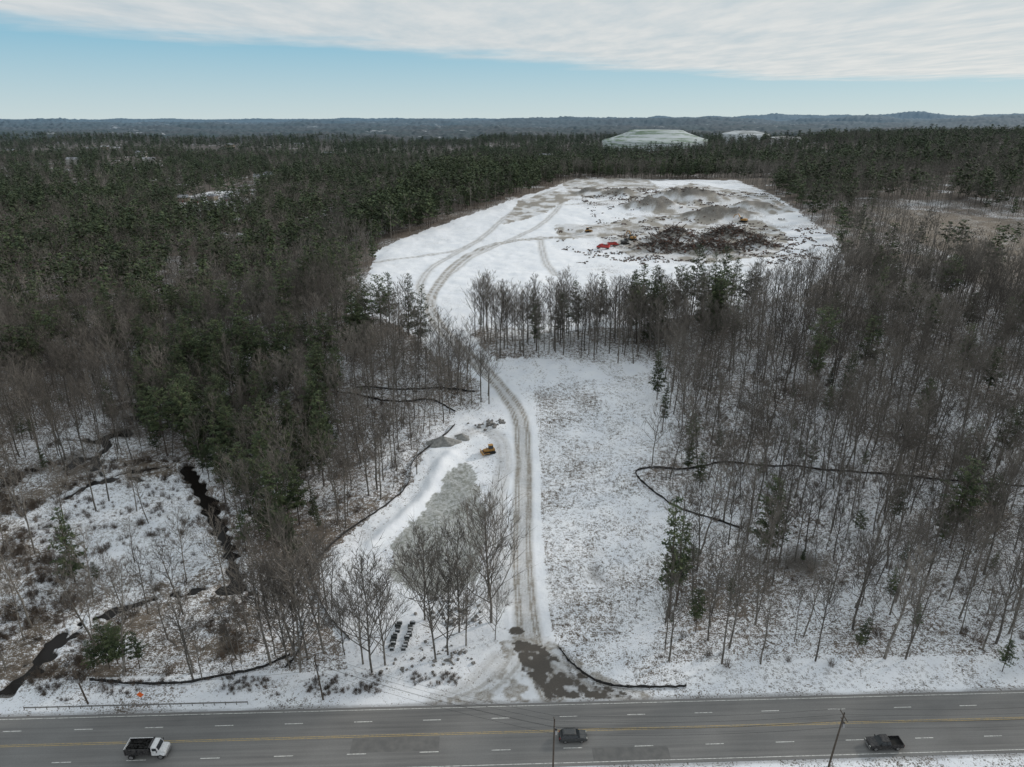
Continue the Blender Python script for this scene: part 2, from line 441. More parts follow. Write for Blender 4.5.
me.polygons.foreach_set('use_smooth',np.ones(len(F),bool)); me.update(calc_edges=True)
for nm,ch in (('surfA',(cov,track,mud)),('surfB',(basin,canopy,grassy))):
    at=me.attributes.new(nm,'FLOAT_VECTOR','POINT'); at.data.foreach_set('vector',np.stack(ch,-1).reshape(-1,3).astype(np.float32).ravel())
def ground_mat():
    m,nt,b=newmat('snowy_ground'); p=posn(nt); L=nt.links.new
    a=N(nt,'ShaderNodeAttribute',attribute_name='surfA'); c=N(nt,'ShaderNodeAttribute',attribute_name='surfB')
    sa=N(nt,'ShaderNodeSeparateXYZ'); L(a.outputs['Vector'],sa.inputs[0]); sb=N(nt,'ShaderNodeSeparateXYZ'); L(c.outputs['Vector'],sb.inputs[0])
    nf=noise(nt,p,.9,5,.72); nm=noise(nt,p,.16,4,.6); nx=noise(nt,p,3.2,3,.65)
    lit=mixc(nt,mrange(nt,nm,.4,.6),(.105,.087,.073),(.160,.132,.108))
    gr=mixc(nt,mrange(nt,nf,.4,.6),(.13,.108,.088),(.22,.182,.142))
    base=mixc(nt,sb.outputs[2],lit,gr)
    t=mth(nt,'ADD',sa.outputs[0],mth(nt,'MULTIPLY',mth(nt,'SUBTRACT',nf,.5),1.7))
    t=mth(nt,'ADD',t,mth(nt,'MULTIPLY',mth(nt,'SUBTRACT',nx,.5),1.8))
    sm=mrange(nt,t,.36,.74,0,1,True)
    snow=mixc(nt,mrange(nt,nm,.35,.7),(.84,.865,.91),(.74,.775,.84))
    col=mixc(nt,sm,base,snow)
    tf=mth(nt,'MULTIPLY',sa.outputs[1],mrange(nt,nf,.3,.62,.55,1.25),clamp=True)
    col=mixc(nt,tf,col,mixc(nt,mrange(nt,nx,.35,.65),(.23,.21,.185),(.36,.34,.31)))
    col=mixc(nt,mth(nt,'MULTIPLY',sb.outputs[0],mrange(nt,nf,.36,.58,.45,1),clamp=True),col,mixc(nt,mrange(nt,nm,.35,.65),(.13,.14,.115),(.23,.235,.205)))
    col=mixc(nt,mth(nt,'MULTIPLY',sa.outputs[2],mrange(nt,nf,.3,.55,.6,1.1),clamp=True),col,mixc(nt,nx,(.07,.063,.058),(.13,.118,.105)))
    n3=noise(nt,p,.0028,4,.65); n4=noise(nt,p,.02,3,.7)
    can=mixc(nt,mrange(nt,n3,.42,.58),(.026,.038,.030),(.062,.056,.050))
    can=mixc(nt,mrange(nt,n4,.45,.7),can,(.035,.036,.033))
    n5=noise(nt,p,.0022,5,.78)
    can=mixc(nt,mrange(nt,n5,.62,.65),can,(.35,.36,.38))
    col=mixc(nt,sb.outputs[1],col,can)
    L(haze_tint(nt,col,p,.95),b.inputs['Base Color'])
    bp=N(nt,'ShaderNodeBump'); bp.inputs['Strength'].default_value=.5; bp.inputs['Distance'].default_value=.25; L(nf,bp.inputs['Height']); L(bp.outputs[0],b.inputs['Normal'])
    b.inputs['Roughness'].default_value=.9
    return m
me.materials.append(ground_mat()); obj('ground',me)

m,nt,b=newmat('dark_water'); b.inputs['Base Color'].default_value=(.014,.012,.011,1); b.inputs['Roughness'].default_value=.2; b.inputs['Specular IOR Level'].default_value=.12
M_water=m
mb=MB(); k=[(-260,92),(-48,100),(-48,230),(-300,260)]
mb.v=[Vector((x,y_,-.55)) for x,y_ in k]; mb.f=[(0,1,2,3)]; mb.m=[0]
obj('stream_water',mb.mesh('stream_water',[M_water]))

# ------------------------------------------------------------- highway
def strip(name,o0,o1,s0,s1,z,mat,seg=1,into=None):
    mb=into or MB(); k=len(mb.v)
    for i in range(seg+1):
        s=s0+(s1-s0)*i/seg
        for o in (o0,o1):
            q=RA+RD*s+RN*o; mb.v.append(Vector((q[0],q[1],z)))
    for i in range(seg): mb.f.append((k+2*i,k+2*i+1,k+2*i+3,k+2*i+2)); mb.m.append(0)
    if into is None: return obj(name,mb.mesh(name,[mat]))
def asphalt():
    m,nt,b=newmat('asphalt'); L=nt.links.new
    p=posn(nt); mp=N(nt,'ShaderNodeMapping'); ang=math.atan2(RD[1],RD[0]); mp.inputs['Rotation'].default_value=(0,0,-ang); L(p,mp.inputs[0])
    st=N(nt,'ShaderNodeMapping'); st.inputs['Scale'].default_value=(.02,1.1,1); L(mp.outputs[0],st.inputs[0])
    n1=noise(nt,st.outputs[0],1.4,5,.6); n2=noise(nt,p,4,6,.7); n3=noise(nt,p,.08,4)
    c=mixc(nt,mrange(nt,n1,.3,.7),(.125,.125,.127),(.235,.232,.228))
    c=mixc(nt,mrange(nt,n3,.35,.7,0,.6),c,(.26,.26,.258))
    c=mixc(nt,mrange(nt,n2,.3,.7,0,.35),c,(.10,.10,.10))
    L(c,b.inputs['Base Color']); b.inputs['Roughness'].default_value=.8
    return m
M_asph=asphalt()
strip('highway',0,ROADW,-220,420,.02,M_asph,60)
M_patch=simple('asphalt_patch',(.165,.163,.16),(.13,.13,.13),.8,.85)
mb=MB()
for a_,b_,s0,s1 in ((9.95,12.5,105,118),(6.75,9.6,64,79)): strip('',a_,b_,s0,s1,.0235,None,4,mb)
obj('road_patch',mb.mesh('road_patch',[M_patch]))
def paint(name,c):
    m,nt,b=newmat(name); p=posn(nt)
    nt.links.new(mixc(nt,mrange(nt,noise(nt,p,2.2,6,.7),.45,.62,0,.75),c,(.2,.2,.2)),b.inputs['Base Color']); return m
M_wp=paint('white_road_paint',(.74,.74,.72)); M_yp=paint('yellow_road_paint',(.50,.37,.15))
mb=MB()
strip('',.55,.67,-220,420,.027,None,60,mb); strip('',ROADW-.7,ROADW-.58,-220,420,.027,None,60,mb)
for o in (3.15,9.75):
    s=-217
    while s<415: strip('',o,o+.14,s,s+3.2,.027,None,1,mb); s+=12.2
obj('lane_marking',mb.mesh('lane_marking',[M_wp]))
mb=MB()
for o in (6.05,6.37): strip('',o,o+.11,-220,420,.027,None,60,mb)
obj('centre_line_marking',mb.mesh('centre_line',[M_yp]))

# ------------------------------------------------------------- vehicles
def paintm(n,c,r=.35): 
    m,nt,b=newmat(n); p=posn(nt); nt.links.new(mixc(nt,mrange(nt,noise(nt,p,3,4),.4,.7,0,.35),c,(.16,.15,.14)),b.inputs['Base Color']); b.inputs['Roughness'].default_value=r; b.inputs['Specular IOR Level'].default_value=.5; return m
M_white=paintm('white_paint',(.75,.76,.78)); M_black=paintm('black_paint',(.02,.02,.023),.25); M_dgray=paintm('dark_gray_paint',(.055,.06,.065),.3)
M_glass=simple('window_glass',(.02,.025,.03),(.03,.035,.04),1,.08,0,.6); M_tyre=simple('tyre',(.02,.02,.02),None,4,.9); M_hub=simple('hub',(.35,.35,.36),None,4,.4,.6)
M_red=paintm('red_paint',(.5,.035,.03)); M_yel=paintm('yellow_paint',(.42,.22,.05),.5); M_steel=simple('steel',(.12,.11,.10),(.2,.14,.1),2,.6,.3)
M_lamp=simple('lamp_lens',(.8,.8,.75),None,3,.2); M_tail=simple('tail_lens',(.35,.02,.02),None,3,.3)
def prof(name,pts,w,mat,par,top=1.0,zb=None,bev=.06):
    zs=[p[1] for p in pts]; z0,z1=min(zs),max(zs); zb=z0 if zb is None else zb
    v=[];n=len(pts)
    for s in (-1,1):
        for x,z in pts:
            k=1-(1-top)*max(0,(z-zb)/(z1-zb+1e-6)); v.append((x,s*w/2*k,z))
    f=[tuple(range(n-1,-1,-1)),tuple(range(n,2*n))]+[(i,(i+1)%n,n+(i+1)%n,n+i) for i in range(n)]
    me=bpy.data.meshes.new(name); me.from_pydata(v,[],f)
    import bmesh
    bm=bmesh.new(); bm.from_mesh(me); bmesh.ops.recalc_face_normals(bm,faces=bm.faces)
    if bev: bmesh.ops.bevel(bm,geom=bm.edges[:],offset=bev,segments=2,affect='EDGES',clamp_overlap=True)
    bm.to_mesh(me); bm.free(); me.materials.append(mat)
    return obj(name,me,parent=par)
def boxp(name,c,d,mat,par,bev=.04,taper=1,tx=None):
    mb=MB(); mb.box(c,d,None,0,taper,tx); me=mb.mesh(name,[mat])
    if bev:
        import bmesh
        bm=bmesh.new(); bm.from_mesh(me); bmesh.ops.bevel(bm,geom=bm.edges[:],offset=bev,segments=2,affect='EDGES',clamp_overlap=True); bm.to_mesh(me); bm.free()
    return obj(name,me,parent=par)
def wheels(par,xs,w,r,tw=.26):
    for i,x in enumerate(xs):
        for s in (-1,1):
            mb=MB(); y0=s*(w/2-tw); y1=s*w/2+s*.01; n=18
            for (yy,rr) in ((y0,r),(y1-s*.04,r),(y1,r*.9),(y1,r*.62)):
                for k in range(n): mb.v.append(Vector((x+math.cos(k*6.283/n)*rr,yy,r+math.sin(k*6.283/n)*rr)))
            for q in range(3):
                for k in range(n): mb.f.append((q*n+k,q*n+(k+1)%n,(q+1)*n+(k+1)%n,(q+1)*n+k)); mb.m.append(0)
            mb.v.append(Vector((x,y1-s*.03,r))); c=len(mb.v)-1
            for k in range(n): mb.f.append((3*n+k,3*n+(k+1)%n,c)); mb.m.append(1)
            obj('wheel_%d_%s'%(i+1,'l' if s<0 else 'r'),mb.mesh('wheel',[M_tyre,M_hub]),parent=par)
def empty(name,x,y_,z,rz):
    e=bpy.data.objects.new(name,None); e.location=(x,y_,z); e.rotation_euler=(0,0,rz); e.empty_display_size=.5; return link(e)
RAng=math.atan2(RD[1],RD[0])
def lane(px,py,off):
    q=np.array(flat(px,py)); s=(q-RA)@RD; r=RA+RD*s+RN*off; return r[0],r[1]
def suv(x,y_,rz,mat):
    e=empty('suv',x,y_,.027,rz); w=1.9
    prof('body',[(-2.3,.35),(2.3,.35),(2.35,.7),(2.25,.98),(1.2,1.1),(-2.2,1.12),(-2.38,.9)],w,mat,e)
    prof('cabin_glass',[(-2.15,1.08),(1.15,1.08),(.45,1.62),(-1.75,1.64)],w*.95,M_glass,e,.8,1.08,.03)
    prof('roof',[(-1.85,1.63),(.5,1.61),(.35,1.72),(-1.6,1.74)],w*.77,mat,e,1,None,.03)
    for x0 in (-1.0,-.05): 
        for s in (-1,1): boxp('pillar',(x0,s*w*.43,1.36),(.09,.07,.56),mat,e,.01)
    for s in (-1,1): 
        boxp('headlamp',(2.27,s*.68,.84),(.16,.36,.15),M_lamp,e,.02); boxp('tail_lamp',(-2.32,s*.72,.95),(.12,.26,.24),M_tail,e,.02)
        boxp('mirror',(.85,s*1.02,1.15),(.14,.2,.14),mat,e,.02); boxp('roof_rail',(-.6,s*.66,1.77),(1.9,.04,.04),M_black,e,0)
    boxp('bumper',(2.33,0,.5),(.14,1.7,.22),M_tyre,e); boxp('bumper_rear',(-2.36,0,.5),(.14,1.7,.22),M_tyre,e)
    wheels(e,(-1.4,1.42),w,.36)
def pickup(x,y_,rz,mat):
    e=empty('pickup_truck',x,y_,.027,rz); w=2.0
    prof('body_front',[(-.7,.45),(2.85,.45),(2.92,.8),(2.85,1.15),(1.5,1.22),(-.7,1.2)],w,mat,e)
    prof('cabin_glass',[(-.72,1.18),(1.5,1.18),(.8,1.78),(-.55,1.8)],w*.94,M_glass,e,.82,1.18,.03)
    prof('roof',[(-.6,1.78),(.85,1.77),(.7,1.88),(-.45,1.9)],w*.78,mat,e,1,None,.03)
    boxp('bed_floor',(-1.82,0,.75),(2.2,w*.94,.1),M_tyre,e,0)
    for s in (-1,1): 
        boxp('bed_side',(-1.84,s*(w/2-.06),.86),(2.2,.12,.72),mat,e); boxp('headlamp',(2.83,s*.75,.95),(.16,.36,.2),M_lamp,e,.02)
        boxp('tail_lamp',(-2.93,s*.88,.95),(.08,.2,.36),M_tail,e,.02); boxp('mirror',(1.15,s*1.1,1.3),(.14,.24,.2),M_tyre,e,.02)
        boxp('pillar',(.1,s*w*.43,1.5),(.09,.07,.6),mat,e,.01)
    boxp('tailgate',(-2.9,0,.86),(.1,w*.9,.7),mat,e); boxp('bumper',(2.93,0,.58),(.16,1.9,.24),M_hub,e); boxp('bumper_rear',(-3.0,0,.56),(.16,1.8,.18),M_hub,e)
    wheels(e,(-1.9,1.9),w,.42,.28)
def dump(x,y_,z,rz,cabm,bedm,sc=1.0,name='dump_truck',edge=None):
    e=empty(name,x,y_,z,rz); e.scale=(sc,)*3; w=2.3
    boxp('chassis',(-.1,0,.72),(6.0,1.0,.24),M_steel,e)
    prof('hood',[(2.0,.6),(3.05,.6),(3.1,1.3),(2.85,1.5),(2.0,1.62)],w*.86,cabm,e,.85,1.0)
    prof('cab',[(.9,.7),(2.1,.7),(2.1,1.62),(1.75,2.35),(.9,2.4)],w*.92,cabm,e,.9,1.6)
    prof('windshield',[(2.06,1.68),(2.14,1.68),(1.84,2.26),(1.76,2.26)],w*.76,M_glass,e,.92,1.6,.01)
    for s in (-1,1):
        boxp('side_window',(1.48,s*w*.445,1.92),(.7,.06,.5),M_glass,e,.01); boxp('fender',(2.45,s*.98,.86),(1.0,.34,.3),cabm,e)
        boxp('mirror',(1.95,s*1.25,1.8),(.08,.16,.42),M_black,e,.01); boxp('headlamp',(3.08,s*.75,1.0),(.08,.26,.2),M_lamp,e,.01)
        boxp('bed_side',(-1.25,s*(w/2-.05),1.6),(3.9,.1,1.2),bedm,e,.02)
        if edge and s>0: boxp('bed_rail',(-1.25,s*(w/2-.05),2.22),(3.95,.1,.05),edge,e,.01)
        for k in range(5): boxp('bed_rib',(-3.0+k*.88,s*(w/2+.035),1.6),(.09,.07,1.14),bedm,e,0)
    boxp('bed_floor',(-1.25,0,1.04),(3.9,w-.2,.1),M_tyre,e,0)
    boxp('bed_front',(.66,0,1.7),(.1,w-.02,1.4),bedm,e,.02); boxp('tailgate',(-3.2,0,1.6),(.1,w-.22,1.2),edge or bedm,e,.02)
    boxp('cab_guard',(.8,0,2.45),(.35,w*.9,.07),bedm,e,.02)
    mb=MB(); random.seed(3)
    for k in range(140): mb.box((U(-3,.4),U(-.9,.9),U(1.3,2.0)),(U(.2,.6),U(.2,.5),U(.15,.3)),Matrix.Rotation(U(0,3),3,(U(-1,1),U(-1,1),1)),0)
    obj('load',mb.mesh('load',[M_tyre]),parent=e)
    boxp('bumper',(3.15,0,.62),(.14,w*.95,.26),M_hub,e)
    wheels(e,(-2.3,2.3),w,.5,.3)
x,y_=lane(150,752,8.6); dump(x+.1,y_,.027,RAng,M_white,M_black,1.05,edge=M_white)
x,y_=lane(573,740,8.0); suv(x,y_,RAng+math.pi*0,M_dgray)
x,y_=lane(882,744,11.2); pickup(x,y_,RAng+math.pi,M_black)

def dozer(name,x,y_,z,rz,mat,sc=1):
    e=empty(name,x,y_,z,rz); e.scale=(sc,)*3
    for s in (-1,1):
        prof('track',[(-1.6,.05),(1.5,.05),(1.9,.45),(1.6,.85),(-1.6,.9),(-2,.5)],.5,M_tyre,e,1,None,.05).location=(0,s*.95,0)
    prof('body',[(-1.8,.6),(1.7,.6),(1.75,1.35),(.3,1.55),(-1.8,1.5)],1.3,mat,e)
    prof('cab',[(-1.3,1.5),(.15,1.5),(.1,2.6),(-1.2,2.65)],1.2,M_glass,e,.9); boxp('cab_roof',(-.55,0,2.72),(1.5,1.3,.12),mat,e)
    boxp('exhaust',(.9,.3,1.9),(.12,.12,.8),M_steel,e,.01)
    prof('blade',[(2.3,.1),(2.5,.1),(2.35,.55),(2.5,1.1),(2.3,1.1),(2.15,.55)],3.1,mat,e,1,None,.02)
    for s in (-1,1): boxp('push_arm',(1.2,s*1.32,.5),(2.2,.12,.2),mat,e,.02)
def excavator(name,x,y_,z,rz,mat,sc=1):
    e=empty(name,x,y_,z,rz); e.scale=(sc,)*3
    for s in (-1,1): prof('track',[(-1.9,.05),(1.9,.05),(2.2,.45),(1.9,.85),(-1.9,.85),(-2.2,.45)],.6,M_tyre,e,1,None,.05).location=(0,s*1.1,0)
    boxp('turntable',(0,0,.95),(1.5,1.5,.3),M_steel,e)
    prof('body',[(-2.3,1.1),(1.5,1.1),(1.5,1.6),(-.2,2.2),(-2.3,2.1)],2.6,mat,e)
    prof('cab',[(.1,1.5),(1.6,1.5),(1.45,2.9),(.2,2.95)],1.0,M_glass,e,.92).location=(0,.75,0)
    mb=MB(); mb.tube((1.2,-.2,1.7),(3.6,-.2,4.6),.32,.26,4); mb.tube((3.5,-.2,4.6),(6.0,-.2,3.6),.26,.22,4); mb.tube((5.9,-.2,3.7),(6.8,-.2,1.2),.22,.16,4); mb.tube((1.8,-.2,1.6),(3.2,-.2,3.7),.1,.1,5)
    obj('boom',mb.mesh('boom',[mat]),parent=e)
    prof('bucket',[(6.2,1.3),(7.2,1.2),(7.3,.5),(6.7,.1),(6.1,.5)],1.1,M_steel,e,1,None,.02)
def sz(px,py): x,y_=pixel_to_ground(px,py); return x,y_,Z(x,y_)
dozer('bulldozer',*sz(489,453),math.radians(200),M_yel,1.0)
x,y_,z=sz(603,249); dump(x,y_,z,2.6,M_red,M_red,1.3)
x,y_,z=sz(613,246); dump(x,y_,z,.2,M_red,M_red,1.1)
excavator('excavator',*sz(625,244),.6,M_dgray,1.2)
excavator('excavator',*sz(632,240),2.0,M_yel,1.2)
excavator('excavator',*sz(743,222),2.4,M_yel,1.2)
dozer('bulldozer',*sz(588,232),.5,M_yel,1.1)

# ------------------------------------------------------------- piles
M_deb=[simple('debris_brown',(.13,.10,.085),(.06,.05,.046),.8,.9),simple('debris_gray',(.26,.25,.24),(.14,.13,.12),.8,.9),simple('debris_rust',(.17,.10,.075),(.09,.058,.05),.8,.9),simple('debris_pale',(.45,.45,.45),(.28,.27,.26),.8,.9)]
for i,(x,yq,a,b,k) in enumerate(PILES):
    random.seed(900+i); mb=MB()
    for j in range(int(a*b*5.5)):
        xx=x+random.gauss(0,a*.66); yy=yq+random.gauss(0,b*.62); zz=Z(xx,yy)+U(0,1.2)
        R=Matrix.Rotation(U(0,6.28),3,'Z')@Matrix.Rotation(U(-.8,.8),3,'Y')
        if random.random()<.6: mb.tube((xx,yy,zz),Vector((xx,yy,zz))+R@Vector((U(2,6),0,0)),U(.15,.4),U(.1,.25),5,random.choice((0,0,0,1,2)))
        else: mb.box((xx,yy,zz),(U(.6,2.6),U(.5,1.5),U(.3,1.2)),R,random.choice((0,0,1,2,3)))
    obj('debris_pile',mb.mesh('debris_pile',M_deb))
random.seed(77); mb=MB()
for j in range(2600):
    t=random.choice(((60,230,470,660),(30,200,390,490),(60,190,560,700),(60,220,400,520)))
    xx=U(t[0],t[1]); yy=U(t[2],t[3])
    if float(fbm(np.array([xx/16]),np.array([yy/10]),3,120)[0])<.55 or not inside(np.array([xx]),np.array([yy]),CLEAR_A)[0]: continue
    zz=Z(xx,yy)+.1; R=Matrix.Rotation(U(0,6.28),3,'Z')
    for q in range(random.randint(2,6)):
        c=Vector((xx+U(-2,2),yy+U(-2,2),zz)); mb.box(c,(U(.4,1.6),U(.3,1.0),U(.3,.9)),R,random.choice((0,0,1,2)),.7)
obj('scattered_rubble',mb.mesh('scattered_rubble',M_deb))
M_grav=simple('gravel',(.30,.30,.29),(.18,.18,.175),1.5,.95)
def heap(name,px,py,r,h,mat,seed=1,sx=1.5):
    x,y_,z=sz(px,py); v=[];f=[];n=28;mrow=12
    for i in range(mrow+1):
        for j in range(n):
            t=i/mrow; a=j*6.283/n; rr=r*t*(1+.25*math.sin(a*2+seed)+.12*math.sin(a*5)); 
            hh=h*(1-t)**1.1+.35*(float(vnoise(np.array([a*3+seed]),np.array([t*7]))[0])-.5)*h*.5*(1-t)
            v.append((rr*math.cos(a)*sx,rr*math.sin(a),hh-(.6 if i==mrow else 0)))
    for i in range(mrow):
        for j in range(n): f.append((i*n+j,i*n+(j+1)%n,(i+1)*n+(j+1)%n,(i+1)*n+j))
    me=bpy.data.meshes.new(name); me.from_pydata(v,[],f); me.materials.append(mat); me.polygons.foreach_set('use_smooth',[True]*len(f)); obj(name,me,(x,y_,z))
heap('gravel_pile',443,443,3.2,2.4,M_grav,1); heap('gravel_pile',462,437,2.0,1.2,M_grav,4)
M_rock=simple('rock',(.26,.25,.24),(.13,.125,.12),1.5,.9)
def rocks(name,px,py,n,spx,spy,seed,s=(.4,1.3),mat=None):
    random.seed(seed); x,y_,z=sz(px,py); mb=MB()
    for i in range(n):
        xx=x+random.gauss(0,spx); yy=y_+random.gauss(0,spy); d=U(*s)
        mb.box((xx,yy,Z(xx,yy)+d*.2),(d*U(.8,1.5),d,d*U(.5,.9)),Matrix.Rotation(U(0,3),3,(U(-.5,.5),U(-.5,.5),1)),0,U(.5,.85))
    obj(name,mb.mesh(name,[mat or M_rock]))
rocks('rock_pile',490,424,30,2.5,1.5,1); rocks('rock_pile',452,612,60,3.5,2.5,2,(.3,.9)); rocks('rock_pile',425,560,50,5,3,3,(.2,.6)); rocks('rock_pile',400,668,14,3,1,5,(.3,.7)); rocks('rock_pile',446,655,40,3,2,6,(.2,.7))
M_dp=simple('dark_plastic',(.05,.055,.055),None,2,.6); M_sc=simple('snow_cover',(.5,.53,.58),(.25,.25,.25),1.2,.9)
for r_ in range(2):
    x,y_,z=sz(391+r_*13,650); mb=MB(); random.seed(40+r_)
    for i in range(10):
        yy=y_+i*.85+U(-.1,.1); xx=x+U(-.2,.2)+i*.06
        mb.box((xx,yy,Z(x,yy)+.25),(1.1+U(-.3,.2),.5,.5+U(-.2,.2)),Matrix.Rotation(U(-.15,.15),3,'Z'),0,.95)
        if U(0,1)<.7: mb.box((xx,yy,Z(x,yy)+.62),(.9,.42,.1),None,1,.9)
    obj('pallet_stack',mb.mesh('pallet_stack',[M_dp,M_sc]))

# ------------------------------------------------------------- silt fences
M_silt=simple('black_fabric',(.018,.018,.02),(.04,.038,.036),1.2,.8)
def fence(pl,h=.75,name='silt_fence'):
    P=smooth_line(ground_pts(pl),8); mb=MB(); random.seed(len(pl)*7+int(pl[0][0])); pv=None
    for i,(x,y_) in enumerate(P):
        x+=U(-.12,.12); y_+=U(-.12,.12); z=Z(x,y_); hh=h*U(.6,1.05)
        c=(Vector((x,y_,z-.15)),Vector((x+U(-.1,.1),y_+U(-.1,.1),z+hh)),Vector((x,y_-.35,z+.05)))
        k=len(mb.v); mb.v+=list(c)
        if pv is not None:
            mb.f+= [(pv,k,k+1,pv+1),(pv,k,k+2,pv+2)]; mb.m+=[0,0]
        pv=k
        if i%2==0: mb.tube((x,y_,z-.2),(x,y_,z+hh+.25),.04,.035,4,1)
    obj(name,mb.mesh(name,[M_silt,M_bark]))
fence([(558,646),(566,658),(585,675),(610,686),(650,688),(686,687)])
fence([(742,530),(715,520),(690,513),(662,498),(640,480),(637,471),(655,468),(690,469),(722,463),(760,466),(800,467),(850,472),(900,476),(960,482),(1030,487)])
fence([(90,681),(130,684),(180,684),(225,676),(262,668),(290,655)])
fence([(350,640),(330,618),(315,590),(312,570),(325,552),(350,530),(380,510),(408,484),(414,460),(438,441),(455,425)])
fence([(455,412),(430,400),(395,402),(360,396),(335,392)])
fence([(355,388),(400,390),(440,388),(475,392)])
fence([(285,668),(300,650),(305,620)],.7)

# ------------------------------------------------------------- utility poles and wires
M_pole=simple('pole_wood',(.10,.08,.065),(.06,.05,.042),2,.9); M_wire=simple('wire',(.02,.02,.02),None,2,.6)
PT=[]
def pole(q,h=12.5,lean=0):
    x,y_=q; z=Z(x,y_); e=empty('utility_pole',x,y_,z,RAng)
    mb=MB(); mb.tube((0,0,-.5),(lean*h,0,h),.17,.11,8); obj('post',mb.mesh('post',[M_pole]),parent=e)
    mb=MB(); mb.box((lean*h,0,h-.6),(.12,2.4,.12)); mb.box((lean*h,0,h-1.6),(.1,1.2,.1)); obj('crossarm',mb.mesh('crossarm',[M_pole]),parent=e)
    mb=MB()
    for s in (-1.1,0,1.1): mb.tube((lean*h,s,h-.54),(lean*h,s,h-.3),.06,.05,6)
    mb.tube((lean*h+.3,0,h-3),(lean*h+.3,0,h-2.1),.22,.22,8); obj('insulators_transformer',mb.mesh('ins',[M_hub]),parent=e)
    c,s_=math.cos(RAng),math.sin(RAng)
    PT.append([Vector((x+lean*h*c-o*s_,y_+lean*h*s_+o*c,z+h-dz)) for o,dz in ((-1.1,.3),(0,.3),(1.1,.3),(0,1.6),(0,3.0))])
def roff(s,off): r=RA+RD*s+RN*off; return (r[0],r[1])
def s_of(px,py): return float((np.array(flat(px,py))-RA)@RD)
pole(roff(-70,-2.0)); pole(roff(s_of(80,716),-2.5),8,-.12); pole(roff(s_of(321,708),-2.0),10,-.06)
pole(roff(s_of(552,770),ROADW+2.0),12.5); pole(roff(s_of(826,768),ROADW+2.2),12.5,.05); pole(roff(s_of(1120,768),ROADW+2.2),12.5)
mb=MB()
for a,b in zip(PT[:-1],PT[1:]):
    for p0,p1 in zip(a,b):
        pr=p0; 
        for i in range(1,15):
            t=i/14; q=p0.lerp(p1,t); q.z-=4*.9*t*(1-t); mb.tube(pr,q,.02,.02,3); pr=q
obj('power_lines',mb.mesh('power_lines',[M_wire]))
M_or=simple('orange_sign',(.85,.16,.03),(.75,.14,.03),2,.5)
x,y_=roff(s_of(139,708),-2.5); e=empty('road_work_sign',x,y_,0,RAng)
mb=MB(); mb.tube((0,0,-.2),(0,0,2.0),.04,.04,6); mb.tube((0,0,1),(-.6,.3,0),.025,.025,4); mb.tube((0,0,1),(.6,.3,0),.025,.025,4); obj('stand',mb.mesh('stand',[M_steel]),parent=e)
mb=MB(); mb.box((0,-.06,1.9),(.95,.03,.95),Matrix.Rotation(math.pi/4,3,'Y')); obj('panel',mb.mesh('panel',[M_or]),parent=e)
M_galv=simple('galvanised_steel',(.30,.30,.30),(.2,.19,.18),2,.6,.5)
mb=MB(); s0=s_of(20,716); s1=s_of(245,712); s=s0
while s<s1:
    a=roff(s,-1.4); b_=roff(min(s+2,s1),-1.4)
    mb.tube((a[0],a[1],-.1),(a[0],a[1],.75),.07,.07,4)
    mb.tube((a[0],a[1],.66),(b_[0],b_[1],.66),.06,.06,4); mb.tube((a[0],a[1],.50),(b_[0],b_[1],.50),.06,.06,4); s+=2
obj('guard_rail',mb.mesh('guard_rail',[M_galv]))

# ------------------------------------------------------------- houses
M_wall=[simple('siding_white',(.55,.55,.53),None,1,.8),simple('siding_tan',(.36,.31,.25),None,1,.8),simple('siding_gray',(.25,.26,.28),None,1,.8)]
M_roof=simple('shingle_roof',(.42,.44,.48),(.12,.12,.13),.3,.9)
def house(x,y_,z,rz,l,w,h,wm):
    e=empty('house',x,y_,z,rz)
    boxp('walls',(0,0,h/2-2),(l,w,h+4),wm,e,0)
    v=[(-l/2-.4,-w/2-.4,h),(l/2+.4,-w/2-.4,h),(l/2+.4,w/2+.4,h),(-l/2-.4,w/2+.4,h),(-l/2-.4,0,h+w*.38),(l/2+.4,0,h+w*.38)]
    me=bpy.data.meshes.new('roof'); me.from_pydata(v,[],[(0,1,5,4),(2,3,4,5),(1,2,5),(3,0,4),(3,2,1,0)]); me.materials.append(M_roof); obj('roof',me,parent=e)
    mb=MB()
    for i in range(int(l/3)):
        for s in (-1,1):
            for zz in ((1.6,4.4) if h>5 else (1.6,)): mb.box((-l/2+1.5+i*3,s*(w/2+.03),zz),(1.1,.06,1.4))
    obj('windows',mb.mesh('windows',[M_glass]),parent=e)
    boxp('door',(0,-w/2-.05,1.05),(1,.08,2.1),M_tail,e,0); boxp('chimney',(l*.3,.6,h+w*.38),(.8,.8,1.8),M_rock,e,0)
random.seed(5)
for px,py in ((184,202),(198,203),(213,200),(229,201),(245,197)):
    x,y_,z=sz(px,py); house(x,y_,z,U(-.5,.5),U(9,13),U(7,9),U(4,5.5),random.choice(M_wall[1:]))
HOLES=[]
for px,py in ((92,147),(106,145),(116,147),(132,149),(142,152),(28,138),(272,176),(262,179),(300,142),(60,150),(150,160),(75,160),(190,150),(230,143),(12,150),(330,152),(545,155),(88,152)):
    x,y_=pixel_to_ground(px,py+5); z=Z(x,y_); s=1+y_/2600
    house(x,y_,z+ (4 if y_>1000 else 1),U(-.5,.5),U(12,20)*s,10,U(5,8),random.choice(M_wall)); HOLES.append((x,y_,14*s))

